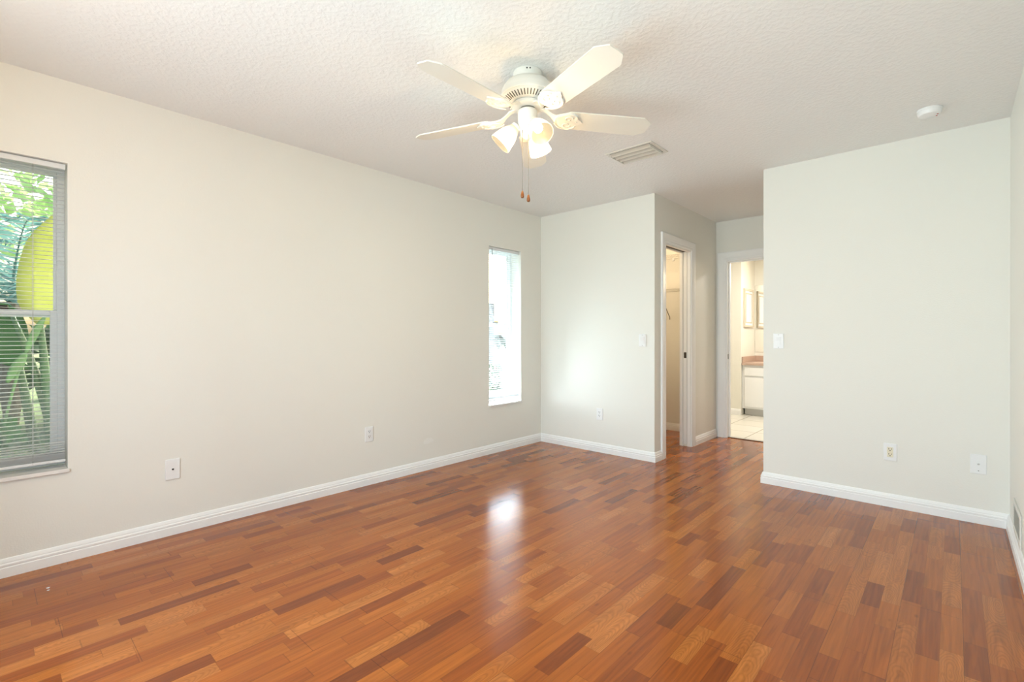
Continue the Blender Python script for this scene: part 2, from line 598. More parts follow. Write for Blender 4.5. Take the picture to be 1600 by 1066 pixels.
CAS = [(0, 0), (0, .010), (.004, .0125), (.014, .0135), (.018, .0115), (.022, .0135), (.045, .0165), (.058, .0175), (.064, .015), (.066, .010), (.066, 0)]

def casing(name, axis, pos, sgn, a, b, h, parent, width=0.066):
    bm = B()
    k = width / 0.066
    rows = []
    for w, t in CAS:
        w *= k
        pts = [(a - w, 0.0), (a - w, h + w), (b + w, h + w), (b + w, 0.0)]
        q = pos + sgn * t
        rows.append([bm.verts.new((q, u, z) if axis == 'x' else (u, q, z)) for u, z in pts])
    n = len(rows)
    for i in range(n):
        j = (i + 1) % n
        for s in range(3):
            bm.faces.new((rows[i][s], rows[i][s + 1], rows[j][s + 1], rows[j][s]))
    bm.faces.new([r[0] for r in rows]); bm.faces.new([r[3] for r in rows])
    return obj(name, bm, m_trim, parent)

# ---------------------------------------------------------------- the setting
H = 2.44
YB, XR, X1, X2, YA = 4.0995, 3.571, 1.3245, 2.2304, 5.639
YR = -0.52
T = 0.11
WIN = (0.472, 2.022)           # sill top, head
W1 = (-0.178, 0.287)
W2 = (3.305, 3.773)
CD = (4.318, 4.922, 2.022)     # closet pocket-door opening
BD = (1.436, 2.146, 1.995)     # bathroom door opening
BW = (0.90, 3.30, 0.30, 1.92)  # unseen rear window, added to light the room

bm = B(); box(bm, -0.2, 3.75, YR - 0.2, YA + 0.03, -0.1, 0.0)
struct('floor', bm, m_floor)
bm = B(); box(bm, -0.2, 3.75, YA + 0.03, 8.2, -0.1, 0.0)
struct('floor_bathroom', bm, m_tile)
bm = B(); box(bm, -0.2, 3.75, YR - 0.2, 8.2, H, H + 0.12)
struct('ceiling', bm, m_ceil)
bm = B(); box(bm, -0.62, -0.2, -1.2, 8.4, H - 0.06, H + 0.2)
struct('trim_1', bm, m_trim)     # soffit of the eave over the side windows

wall('wall_left', 'x', 0.0, -0.2, YR - 0.2, 8.2, 0, H, [(W1[0], W1[1], 0.452, WIN[1]), (W2[0], W2[1], 0.452, WIN[1])], m=m_wall_left)
wall('wall_back', 'y', YB, T, 0, X1, 0, H)
wall('wall_alcove_left', 'x', X1, -T, YB + T, YA, 0, H, [(CD[0], CD[1], 0, CD[2])])
wall('wall_alcove_back', 'y', YA, T, 0.0, 3.571, 0, H, [(BD[0], BD[1], 0, BD[2])])
wall('wall_alcove_right', 'x', X2, T, YB + T, YA, 0, H)
wall('wall_partition', 'y', YB, T, X2, XR, 0, H)
wall('wall_right', 'x', XR, 0.15, YR - 0.2, 8.2, 0, H)
wall('wall_rear', 'y', YR, -0.2, 0, XR, 0, H, [BW])
# bathroom beyond the far door
wall('wall_bathroom_left', 'x', 0.2, -0.1, YA + T, 7.39, 0, H, m=m_bathwall)
wall('wall_bathroom_stub', 'y', 7.39, 0.74, 0.2, 1.058, 0, H, m=m_bathwall)
wall('wall_bathroom_back', 'y', 8.03, 0.1, 1.058, XR, 0, H, m=m_bathwall)

baseboard('baseboard_left', (0, YB), (0, YR), (1, 0), -1, -1)
baseboard('baseboard_back', (0, YB), (X1, YB), (0, -1), -1, 1)
baseboard('baseboard_alcove_near', (X1, YB), (X1, CD[0] - .090), (1, 0), 1, 0)
baseboard('baseboard_alcove_far', (X1, CD[1] + .090), (X1, YA), (1, 0), 0, -1)
baseboard('baseboard_alcove_right', (X2, YB), (X2, YA), (-1, 0), 1, -1)
baseboard('baseboard_partition', (X2, YB), (XR, YB), (0, -1), 1, -1)
baseboard('baseboard_right', (XR, YB), (XR, YR), (-1, 0), -1, -1)
baseboard('baseboard_rear', (0, YR), (XR, YR), (0, 1), -1, -1)
baseboard('baseboard_closet', (0, YA), (X1 - T, YA), (0, -1), 0, 0)
baseboard('baseboard_bathroom', (0.2, 7.39), (1.058, 7.39), (0, -1), 0, 0)

# closet pocket door
d1 = struct_empty('door_1', (X1, (CD[0] + CD[1]) / 2, 0))
def rel(o, parent):
    o.parent = parent
    o.matrix_parent_inverse = Matrix.Translation(-parent.location)
def dpart(name, bm, m, par, smooth=False):
    o = obj(name, bm, m, smooth=smooth)
    rel(o, par)
    return o
c = casing('casing', 'x', X1, 1, CD[0], CD[1], CD[2], None, 0.090); rel(c, d1)
c = casing('casing', 'x', X1 - T, -1, CD[0], CD[1], CD[2], None, 0.090); rel(c, d1)
bm = B()
box(bm, X1 - T, X1, CD[0] - .004, CD[0] + .012, 0, CD[2])                  # strike-side jamb
dpart('jamb', bm, m_trim, d1)
bm = B()                                                                    # split jambs each side of the pocket
box(bm, X1 - T, X1 - T + .027, CD[1] - .012, CD[1] + .004, 0, CD[2], 0.001)
box(bm, X1 - .033, X1, CD[1] - .012, CD[1] + .004, 0, CD[2], 0.001)
dpart('split_jamb', bm, m_trim, d1)
bm = B()
box(bm, X1 - T, X1 - T + .027, CD[0] + .012, CD[1] - .012, CD[2] - .012, CD[2] + .004)
box(bm, X1 - .033, X1, CD[0] + .012, CD[1] - .012, CD[2] - .012, CD[2] + .004)
dpart('head_jamb', bm, m_trim, d1)
bm = B()
box(bm, X1 - .0735, X1 - .0385, CD[1] - .010, CD[1] + .58, 0.022, CD[2] + .01, 0.0015)
ps = dpart('door_panel', bm, m_trim, d1)
bm = B()
box(bm, X1 - .069, X1 - .043, CD[1] - .0125, CD[1] - .009, 0.915, 0.975, 0.001)
lt = dpart('latch_plate', bm, m_latch, d1)
lt['label'] = 'dark bronze latch plate'
bm = B()
box(bm, X1 - .0735, X1 - .0385, CD[0] + .02, CD[1] - .02, CD[2] - .006, CD[2] + .012)
dpart('door_track', bm, m_slot, d1)
# pocket: near-black sheets stand for the shade inside, beyond the split jamb
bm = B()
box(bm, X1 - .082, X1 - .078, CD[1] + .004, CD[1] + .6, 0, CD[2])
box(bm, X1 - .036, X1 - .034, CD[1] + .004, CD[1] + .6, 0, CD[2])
dpart('pocket_shade', bm, m_slot, d1)

# bathroom doorway
d2 = struct_empty('door_2', ((BD[0] + BD[1]) / 2, YA, 0))
c = casing('casing', 'y', YA, -1, BD[0], BD[1], BD[2], None, 0.094); rel(c, d2)
c = casing('casing', 'y', YA + T, 1, BD[0], BD[1], BD[2], None, 0.066); rel(c, d2)
bm = B()
for (a, b) in ((BD[0] - .004, BD[0] + .012), (BD[1] - .012, BD[1] + .004)):
    box(bm, a, b, YA, YA + T, 0, BD[2] + .004)
box(bm, BD[0] + .012, BD[1] - .012, YA, YA + T, BD[2] - .012, BD[2] + .004)
dpart('jamb', bm, m_trim, d2)
bm = B()
box(bm, BD[0] + .012, BD[0] + .024, YA + .045, YA + .08, 0, BD[2] - .012, .001)
box(bm, BD[1] - .024, BD[1] - .012, YA + .045, YA + .08, 0, BD[2] - .012, .001)
box(bm, BD[0] + .024, BD[1] - .024, YA + .045, YA + .08, BD[2] - .024, BD[2] - .012, .001)
dpart('door_stop', bm, m_trim, d2)
bm = B()
box(bm, BD[0] + .011, BD[0] + .0135, YA + .012, YA + .040, 0.885, 0.94, .0008)
sp_ = dpart('strike_plate', bm, m_strike, d2)
sp_['label'] = 'dull steel strike plate'
bm = B()
box(bm, BD[0] + .012, BD[1] - .012, YA + .012, YA + .040, 0, 0.006, .002)
dpart('threshold', bm, m_thresh, d2)

# windows -------------------------------------------------------------
def make_window(name, y0, y1):
    w = struct_empty(name, (-0.15, (y0 + y1) / 2, WIN[0]))
    z0, z1 = WIN
    fx0, fx1 = -0.185, -0.130
    fw = 0.030
    def ring(bm, x0, x1, a, b, c, d, t, tb=None, bev=.002):
        tb = tb or t
        box(bm, x0, x1, a, a + t, c, d, bev)
        box(bm, x0, x1, b - t, b, c, d, bev)
        box(bm, x0, x1, a + t, b - t, d - t, d, bev)
        box(bm, x0, x1, a + t, b - t, c, c + tb, bev)
    bm = B(); ring(bm, fx0, fx1, y0, y1, z0, z1, fw)
    dpart('window_frame', bm, m_vinyl, w)
    zm = 1.255
    bm = B(); ring(bm, -0.178, -0.160, y0 + fw, y1 - fw, zm - .015, z1 - fw, 0.012, .030)
    us = dpart('upper_sash', bm, m_vinyl, w)
    bm = B(); box(bm, -0.171, -0.167, y0 + fw + .012, y1 - fw - .012, zm + .015, z1 - fw - .012)
    p = obj('glass_pane', bm, m_glass); p.parent = us
    bm = B(); ring(bm, -0.158, -0.134, y0 + fw, y1 - fw, z0 + fw, zm + .022, 0.026, .034)
    ls = dpart('lower_sash', bm, m_vinyl, w)
    bm = B(); box(bm, -0.148, -0.144, y0 + fw + .026, y1 - fw - .026, z0 + fw + .034, zm - .004)
    p = obj('glass_pane', bm, m_glass); p.parent = ls
    bm = B(); yc = (y0 + y1) / 2
    box(bm, -0.150, -0.128, yc - .028, yc + .028, zm + .022, zm + .032, .002)
    tube(bm, [(-0.138, yc - .02, zm + .037), (-0.128, yc + .025, zm + .037)], .004)
    k = dpart('sash_lock', bm, m_latch, w)
    k['label'] = 'dark sash lock on the meeting rail'
    bm = B(); box(bm, -0.130, 0.012, y0 + .0005, y1 - .0005, 0.4525, 0.472, .003)
    box(bm, 0.0005, 0.014, y0 - .006, y1 + .006, 0.4525, 0.472, .003)
    dpart('sill', bm, m_marble, w)
    return w
win1 = make_window('window_1', *W1)
win2 = make_window('window_2', *W2)
bm = B(); box(bm, -0.184, -0.1825, W1[0] + .03, W1[1] - .03, WIN[0] + .03, 1.245)
scr = dpart('insect_screen', bm, m_screen, win1)

w3 = struct_empty('added_window_3', ((BW[0] + BW[1]) / 2, YR, BW[2]))  # added window, unseen, for the fill light behind the camera
bm = B()
t = .05
box(bm, BW[0], BW[0] + t, YR - .16, YR - .10, BW[2], BW[3]); box(bm, BW[1] - t, BW[1], YR - .16, YR - .10, BW[2], BW[3])
box(bm, BW[0] + t, BW[1] - t, YR - .16, YR - .10, BW[2], BW[2] + t); box(bm, BW[0] + t, BW[1] - t, YR - .16, YR - .10, BW[3] - t, BW[3])
xm = (BW[0] + BW[1]) / 2
box(bm, xm - .03, xm + .03, YR - .16, YR - .10, BW[2] + t, BW[3] - t)
dpart('window_frame', bm, m_vinyl, w3)
bm = B(); box(bm, BW[0] + t, xm - .03, YR - .132, YR - .128, BW[2] + t, BW[3] - t)
box(bm, xm + .03, BW[1] - t, YR - .132, YR - .128, BW[2] + t, BW[3] - t)
dpart('glass_pane', bm, m_glass, w3)

# mini blinds -----------------------------------------------------------
def make_blind(y0, y1, label):
    root = thing('mini_blind', label, 'blind', (-0.035, (y0 + y1) / 2, WIN[1]), 'white mini blinds in the side windows')
    a, b = y0 + .006 - root.location.y, y1 - .006 - root.location.y
    zt = 0.0
    bm = B(); box(bm, -.013, .013, a, b, -.030, -.003, .002)
    obj('headrail', bm, m_blind, root)
    bm = B()
    z = -.044
    zs = []
    bottom = 0.508 - WIN[1]
    while z > bottom + .098:
        zs.append((z, 0.03)); z -= .0205
    while z > bottom + .040:
        zs.append((z, 0.09)); z -= .012
    while z > bottom + .012:
        zs.append((z, 0.05)); z -= .0042
    for z, tilt in zs:
        pr = []
        for k in range(5):
            s = (k / 4 - .5) * .025
            h = .0016 * (1 - (s / .0125) ** 2)
            pr.append((s * math.cos(tilt) , z + h - s * math.sin(tilt)))
        lo = [bm.verts.new((x, a + .003, q)) for x, q in pr] + [bm.verts.new((x, a + .003, q - .0004)) for x, q in pr[::-1]]
        hi = [bm.verts.new((x, b - .003, q)) for x, q in pr] + [bm.verts.new((x, b - .003, q - .0004)) for x, q in pr[::-1]]
        n = len(lo)
        for i in range(n):
            j = (i + 1) % n
            bm.faces.new((lo[i], lo[j], hi[j], hi[i]))
        bm.faces.new(lo[::-1]); bm.faces.new(hi)
    obj('slats', bm, m_blind, root, smooth=40)
    bm = B(); box(bm, -.011, .011, a, b, bottom - .006, bottom + .008, .003)
    obj('bottom_rail', bm, m_blind, root)
    for yy in (a + .12, b - .12):
        bm = B()
        for xx in (-.0128, .0128):
            tube(bm, [(xx, yy, -.03), (xx, yy, bottom)], .0006, 5)
        tube(bm, [(0, yy + .004, -.03), (0, yy + .004, bottom)], .0007, 5)
        obj('ladder_cord', bm, m_cord, root)
    bm = B()
    tube(bm, [(.018, a + .052, -.02), (.020, a + .052, -.035), (.021, a + .053, -.50)], [.003, .0035, .0035], 6)
    wd = obj('tilt_wand', bm, m_wand, root, smooth=True)
    wd['label'] = 'thin grey tilt wand'
    return root
make_blind(*W1, 'white mini blind in the left window cut off by the photo edge, leafy plants behind')
make_blind(*W2, 'white mini blind in the narrow bright window beside the far corner')

# wall plates -----------------------------------------------------------
def plate_frame(pos, normal):
    """matrix: local x right along wall, y up, z out of wall"""
    n = Vector(normal)
    up = Vector((0, 0, 1))
    rt = up.cross(n)
    m = Matrix((rt, up, n)).transposed().to_4x4()
    m.translation = Vector(pos)
    return m

def lbox(bm, x0, x1, y0, y1, z0, z1, bev=0.0):
    box(bm, x0, x1, y0, y1, z0, z1, bev)

def plate(root, w=.070, h=.115):
    bm = B(); lbox(bm, -w / 2, w / 2, -h / 2, h / 2, 0, .006, .0025)
    return obj('cover_plate', bm, m_plate, root)

def screws(root, ys, m=None):
    for yy in ys:
        bm = B(); lathe(bm, [(.0032, .0055), (.0032, .0068), (.002, .0074), (0, .0075)], 12, Matrix.Translation((0, yy, 0)))
        obj('screw', bm, m or m_plate, root, smooth=40)

def outlet(pos, normal, label, face_mat, decora=False):
    root = thing('wall_outlet', label, 'outlet', pos, 'electrical outlets low on the walls')
    root.matrix_world = plate_frame(pos, normal)
    plate(root)
    if decora:
        bm = B(); lbox(bm, -.0165, .0165, -.0335, .0335, .004, .0078, .001)
        obj('receptacle', bm, face_mat, root)
        cs = (.017, -.017)
        screws(root, (.048, -.048))
    else:
        for cy in (.0195, -.0195):
            bm = B()
            ol = [(.0165 * math.cos(t), cy + max(-.0135, min(.0135, .0165 * math.sin(t)))) for t in [2 * PI * i / 32 for i in range(32)]]
            prism(bm, ol, .004, .0076)
            obj('receptacle', bm, face_mat, root)
        screws(root, (0,))
        cs = (.0195, -.0195)
    for cy in cs:
        bm = B()
        lbox(bm, -.0078, -.0049, cy + .000, cy + .0095, .0070, .0081)
        lbox(bm, .0049, .0078, cy + .0005, cy + .0085, .0070, .0081)
        lathe(bm, [(.0032, .0070), (.0032, .0081)], 12, Matrix.Translation((0, cy - .007, 0)))
        obj('socket_holes', bm, m_slot, root)
    return root
LN, BN = (1, 0, 0), (0, -1, 0)
outlet((0.0005, 2.000, 0.388), LN, 'white outlet on the long left wall between its two windows', m_plate)
outlet((0.749, YB - .0005, 0.374), BN, 'white outlet low on the short back wall left of the closet door', m_plate, True)
outlet((3.011, YB - .0005, 0.366), BN, 'outlet with ivory sockets in a white plate on the right partition wall', m_ivory, True)

def switch(pos, label):
    root = thing('light_switch', label, 'light switch', pos, 'white rocker light switches')
    root.matrix_world = plate_frame(pos, BN)
    plate(root)
    bm = B(); lbox(bm, -.0170, .0170, -.0340, .0340, .004, .0066)
    obj('switch_frame', bm, m_plate, root)
    bm = B()
    prism(bm, [(-.031, .0062), (.031, .0062), (.031, .0115), (0, .0085), (-.031, .0080)], -.0145, .0145,
          Matrix(((0, 0, 1, 0), (1, 0, 0, 0), (0, 1, 0, 0), (0, 0, 0, 1))))
    obj('rocker', bm, m_plate, root)
    screws(root, (.048, -.048), m_screw)
    return root
switch((1.207, YB - .0005, 1.104), 'white rocker light switch on the back wall beside the closet corner')
switch((2.337, YB - .0005, 1.105), 'white rocker light switch near the left edge of the right partition wall')

root = thing('phone_jack', 'blank looking square wall plate with one black jack hole on the left wall', 'wall plate', (0.0005, 0.733, 0.376))
root.matrix_world = plate_frame((0.0005, 0.733, 0.376), LN)
plate(root, .071, .117)
bm = B(); lbox(bm, -.0068, .0068, -.0060, .0060, .0055, .0074, .0008); obj('jack_surround', bm, m_plate, root)
bm = B(); lbox(bm, -.0050, .0050, -.0036, .0044, .0068, .0079); lbox(bm, -.0018, .0018, -.0055, -.0036, .0068, .0079); obj('jack_hole', bm, m_slot, root)

root = thing('cable_plate', 'white cable wall plate low on the right partition wall near the corner', 'wall plate', (3.4365, YB - .0005, 0.361))
root.matrix_world = plate_frame((3.4365, YB - .0005, 0.361), BN)
plate(root, .073, .118)
bm = B(); lathe(bm, [(.0055, .005), (.0055, .0085), (.0042, .0090), (.0042, .0150), (.0028, .0155)], 12); obj('coax_connector', bm, m_screw, root, smooth=40)
bm = B(); lathe(bm, [(.0030, .0055), (.0030, .0072), (0, .0078)], 12, Matrix.Translation((0, -.040, 0))); obj('screw', bm, m_strike, root)
bm = B(); lathe(bm, [(.0030, .0055), (.0030, .0066), (0, .0070)], 12, Matrix.Translation((0, .040, 0))); obj('screw', bm, m_plate, root)

# return register low on the right wall ----------------------------------
root = thing('wall_register', 'white louvred air register low on the right wall at the photo edge', 'air vent', (XR - .0005, 3.60, 0.18))
root.matrix_world = plate_frame((XR - .0005, 3.60, 0.18), (-1, 0, 0))
bm = B()
lbox(bm, -.185, .185, -.083, -.060, 0, .007, .002); lbox(bm, -.185, .185, .060, .083, 0, .007, .002)
lbox(bm, -.185, -.158, -.060, .060, 0, .007, .002); lbox(bm, .158, .185, -.060, .060, 0, .007, .002)
obj('frame', bm, m_reg, root)
bm = B(); lbox(bm, -.160, .160, -.062, .062, 0, .001); obj('backing', bm, m_toe, root)
bm = B()
for i in range(9):
    yy = -.052 + i * .013
    prism(bm, [(yy - .005, .0015), (yy - .004, .0008 + .001), (yy + .006, .0065), (yy + .005, .0072)], -.159, .159,
          Matrix(((0, 0, 1, 0), (1, 0, 0, 0), (0, 1, 0, 0), (0, 0, 0, 1))))
obj('louvres', bm, m_reg, root)

# ceiling register --------------------------------------------------------
root = thing('ceiling_vent', 'white ceiling air vent with curved louvres to the right of the fan', 'air vent', (1.668, 3.110, H - .0005))
bm = B()
lx, ly = .178, .128
box(bm, -lx, lx, -ly, -ly + .022, -.006, 0, .002); box(bm, -lx, lx, ly - .022, ly, -.006, 0, .002)
box(bm, -lx, -lx + .024, -ly + .022, ly - .022, -.006, 0, .002); box(bm, lx - .024, lx, -ly + .022, ly - .022, -.006, 0, .002)
obj('frame', bm, m_reg, root)
bm = B(); box(bm, -lx + .02, lx - .02, -ly + .02, ly - .02, -.0012, -.0002); obj('backing', bm, m_vent_dark, root)
def curved_slat(y, s):
    bm = B()
    pr = []
    for k in range(7):
        a = k / 6 * R(78)
        pr.append((y + s * .026 * math.sin(a), -.008 - .019 * (1 - math.cos(a))))
    pr2 = [(p, q + .0018) for p, q in pr[::-1]]
    prism(bm, pr + pr2, -lx + .028, lx - .028, Matrix(((0, 0, 1, 0), (1, 0, 0, 0), (0, 1, 0, 0), (0, 0, 0, 1))))
    return bm
for y, s in ((-.104, 1), (-.046, 1), (.012, 1), (.070, 1)):
    obj('louvre', curved_slat(y, s), m_louvre, root, smooth=40)
for sx in (1, -1):
    bm = B(); box(bm, sx * (lx - .0285) - .0015, sx * (lx - .0285) + .0015, -.09, .085, -.022, -.003)
    obj('louvre_bracket', bm, m_reg, root)

root = thing('added_fill_light', 'added small warm fill light on the ceiling near the rear wall, unseen behind the camera', 'ceiling light', (1.25, -0.28, H - .0005))  # added fixture, warms the near part of the left wall
bm = B(); lathe(bm, [(.12, 0), (.12, -.015), (.105, -.02)], 32); obj('base', bm, m_fan, root, smooth=40)
bm = B(); lathe(bm, [(.105, -.02), (.12, -.04), (.10, -.08), (.05, -.10), (0, -.105)], 32); obj('diffuser', bm, m_lamp_glass, root, smooth=True)
l = lamp('added_fill_glow', 'POINT', 4.5, (1.0, 0.70, 0.38), (0, 0, -.20), shadow_soft_size=.10); l.parent = root

# smoke detector ------------------------------------------------------------
root = thing('smoke_detector', 'round white smoke detector on the ceiling near the right corner', 'smoke detector', (3.221, 3.650, H - .0005))
bm = B(); lathe(bm, [(.058, 0), (.058, -.008), (.056, -.010)], 40); obj('base', bm, m_plate, root, smooth=40)
bm = B(); lathe(bm, [(.055, -.010), (.054, -.022), (.049, -.033), (.040, -.0365), (0, -.0375)], 40); obj('cover', bm, m_plate, root, smooth=40)
for (px, py) in ((.036, .020), (.042, -.006)):
    bm = B()
    lathe(bm, [(.004, -.0345), (.004, -.0385), (0, -.039)], 10, Matrix.Translation((px * .85, py, 0)))
    obj('indicator', bm, m_red, root)

# ---------------------------------------------------------------- ceiling fan
FX, FY = 1.772, 1.811
fan = thing('ceiling_fan', 'white five-blade ceiling fan with three lit frosted lamp shades', 'ceiling fan', (FX, FY, H))
Z = lambda z: z - H
bm = B(); lathe(bm, [(.071, -.0005), (.072, -.006), (.069, -.030), (.062, -.042), (.040, -.044)], 40)
obj('canopy', bm, m_fan, fan, smooth=40)
for a in (R(-40), R(-52)):
    bm = B()
    lathe(bm, [(.0035, 0), (.0035, .003)], 8, Matrix.Translation((.070 * math.cos(a), .070 * math.sin(a), -.012)) @ Matrix.Rotation(a, 4, 'Z') @ Matrix.Rotation(PI / 2, 4, 'Y'))
    obj('canopy_screw', bm, m_slot, fan)
bm = B()
lathe(bm, [(.060, Z(2.400)), (.085, Z(2.395)), (.108, Z(2.383)), (.122, Z(2.364)), (.129, Z(2.345)), (.131, Z(2.332)), (.1325, Z(2.328)), (.1325, Z(2.320)),
           (.128, Z(2.316)), (.124, Z(2.316)), (.121, Z(2.311)), (.085, Z(2.290)), (.072, Z(2.286)), (0, Z(2.286))], 56)
motor = obj('motor_housing', bm, m_fan, fan, smooth=35)
bm = B()
for k in range(44):
    a = 2 * PI * k / 44
    mt = Matrix.Rotation(a, 4, 'Z') @ Matrix.Translation((.1035, 0, Z(2.3003))) @ Matrix.Rotation(-math.atan2(.021, .036), 4, 'Y')
    r = bmesh.ops.create_cube(bm, size=1.0, matrix=mt @ Matrix.Diagonal((.030, .0042, .0022, 1)))
v = obj('vent_slots', bm, m_vent_dark, motor)
bm = B(); lathe(bm, [(.074, Z(2.286)), (.078, Z(2.282)), (.078, Z(2.270)), (.070, Z(2.266)), (0, Z(2.266))], 48)
obj('flywheel', bm, m_fan, fan, smooth=35)
bm = B(); lathe(bm, [(.036, Z(2.266)), (.036, Z(2.252))], 32); obj('shaft_collar', bm, m_strike, fan, smooth=35)
bm = B()
lathe(bm, [(.043, Z(2.255)), (.047, Z(2.252)), (.048, Z(2.242)), (.048, Z(2.186)), (.044, Z(2.172)), (.038, Z(2.168)), (.036, Z(2.140)), (.030, Z(2.128)), (.016, Z(2.120)),
           (.010, Z(2.112)), (0, Z(2.110))], 40)
obj('switch_housing', bm, m_fan, fan, smooth=35)

BLADE_Z = Z(2.224)
PITCH = R(12)
def blade_outline():
    r0, r1 = .190, .642
    w0, w1 = .063, .070
    pts = [(r0, -w0 + .010), (r0 + .012, -w0), (r1 - .052, -w1), (r1 - .046, -w1 + .002), (r1 - .006, -w1 + .030), (r1, -w1 + .037),
           (r1, w1 - .037), (r1 - .006, w1 - .030), (r1 - .046, w1 - .002), (r1 - .052, w1), (r0 + .012, w0), (r0, w0 - .010)]
    return pts
def arm_outline():
    half = [(.062, .013), (.095, .012), (.120, .012), (.138, .020), (.152, .038), (.172, .053), (.196, .061), (.224, .060), (.243, .048), (.252, .032), (.258, .022), (.270, .014), (.282, .0)]
    return half
def make_blade(k):
    a = R(270 + 72 * k)
    rot = Matrix.Rotation(a, 4, 'Z')
    droop = R(2.6) if k == 3 else 0.0        # one blade sags a little
    tilt = Matrix.Translation((.08, 0, BLADE_Z)) @ Matrix.Rotation(droop, 4, 'Y') @ Matrix.Translation((-.08, 0, 0)) @ Matrix.Rotation(-PITCH, 4, 'X')
    bm = B()
    prism(bm, blade_outline(), 0, .0055, rot @ tilt)
    bl = obj('blade', bm, m_blade, fan)
    # scrolled blade arm, screwed to the underside of the blade
    bm = B()
    half = arm_outline()
    ol = half + [(x, -y) for x, y in half[-2::-1]]
    def lift(x):            # arm rises from blade level to the flywheel
        t = max(0.0, min(1.0, (.165 - x) / .09))
        return t * t * (3 - 2 * t)
    top, bot = [], []
    for x, y in ol:
        t = lift(x)
        pt = tilt @ Vector((x, y, 0))
        zz = pt.z * (1 - t) + Z(2.272) * t
        p = rot @ Vector((x, pt.y, zz))
        top.append(bm.verts.new(p + Vector((0, 0, .0)))); bot.append(bm.verts.new(p - Vector((0, 0, .0065))))
    n = len(half)
    m_ = len(ol)
    for lst in (top, bot):
        for i in range(n - 1):
            j0, j1 = m_ - 1 - i, m_ - 2 - i
            if j1 == i + 1:
                bm.faces.new((lst[i], lst[i + 1], lst[j0]))
            else:
                bm.faces.new((lst[i], lst[i + 1], lst[j1], lst[j0]))
    for i in range(m_):
        j = (i + 1) % m_
        bm.faces.new((top[i], top[j], bot[j], bot[i]))
    arm = obj('blade_arm', bm, m_fan, bl, smooth=35)
    # raised scroll lobes on the arm
    bm = B()
    for s in (1, -1):
        pts = []
        for q in range(15):
            th = q / 14 * R(300)
            rr = .020 * (1 - .55 * q / 14)
            pts.append(rot @ tilt @ Vector((.205 + rr * math.cos(th + 0.4) * 1.25, s * (.022 + rr * math.sin(th + 0.4)), -.008)))
        tube(bm, pts, .0034, 6)
        pts = [rot @ tilt @ Vector((x, s * (y - .005), -.008)) for x, y in half[3:10]]
        tube(bm, pts, .0032, 6)
    obj('scroll', bm, m_fan, bl, smooth=True)
    for (sx, sy) in ((.225, .030), (.225, -.030), (.250, 0)):
        bm = B()
        lathe(bm, [(.0042, -.0065), (.0042, -.0085), (.002, -.0098), (0, -.010)], 10, rot @ tilt @ Matrix.Translation((sx, sy, 0)))
        obj('screw', bm, m_fan, bl, smooth=35)
for k in range(5):
    make_blade(k)

# lamp shades
for az in (-19.4, 100.6, -139.4):
    a = R(az)
    d = Vector((math.cos(a), math.sin(a), 0))
    hub = Vector((0, 0, Z(2.165))) + d * .034
    ax = (d * math.cos(R(47)) + Vector((0, 0, -math.sin(R(47))))).normalized()
    base = Vector((0, 0, Z(2.178))) + d * .056
    q = ax.to_track_quat('Z', 'Y').to_matrix().to_4x4()
    mt = Matrix.Translation(base) @ q
    bm = B(); tube(bm, [hub - d * .01, hub + d * .012 + Vector((0, 0, -.004)), base + ax * -.004], .011, 12)
    lathe(bm, [(.013, -.008), (.023, -.004), (.025, .006), (.024, .018)], 24, mt)
    fit = obj('lamp_holder', bm, m_fan, fan, smooth=40)
    bm = B()
    prof = [(.022, .004), (.026, .014), (.034, .030), (.042, .050), (.048, .072), (.052, .094), (.0555, .112), (.0565, .118)]
    inner = [(r - .0025, z) for r, z in prof[::-1]]
    lathe(bm, prof + inner, 40, mt, cap=False)
    sh = obj('lamp_shade', bm, m_shade, fan, smooth=60)
    sh['label'] = 'lit frosted glass bell shade'
    bm = B()
    lathe(bm, [(.010, .010), (.012, .026), (.019, .042), (.0235, .056), (.023, .068), (.016, .079), (0, .083)], 24, mt)
    bb = obj('bulb', bm, m_bulb, sh, smooth=True)
    ld = bpy.data.lights.new('bulb_light', 'POINT')
    ld.energy = 5.2
    ld.color = (1.0, 0.83, 0.58)
    ld.shadow_soft_size = 0.016
    lo = bpy.data.objects.new('bulb_light', ld)
    COL.objects.link(lo)
    lo.parent = fan
    lo.location = mt @ Vector((0, 0, .098))

# pull chains
for (dx, dy, zl) in ((-.0195, -.0178, 1.816), (.0022, .002, 1.797)):
    # both hang from the near underside of the switch housing
    px, py = dx + .018, dy - .020
    bm = B()
    tube(bm, [(px, py, Z(2.150)), (px, py, Z(zl + .035))], .0011, 6)
    zz = 2.148
    while zz > zl + .036:
        bmesh.ops.create_icosphere(bm, subdivisions=1, radius=.0017, matrix=Matrix.Translation((px, py, Z(zz))))
        zz -= .0065
    ch = obj('pull_chain', bm, m_chain, fan, smooth=True)
    bm = B(); lathe(bm, [(.0028, Z(zl + .036)), (.0050, Z(zl + .031)), (.0082, Z(zl + .016)), (.0085, Z(zl + .008)), (.006, Z(zl + .001)), (0, Z(zl))], 16, Matrix.Translation((px, py, 0)))
    fb = obj('fob', bm, m_fob, ch, smooth=True)
    fb['label'] = 'amber wooden pull'

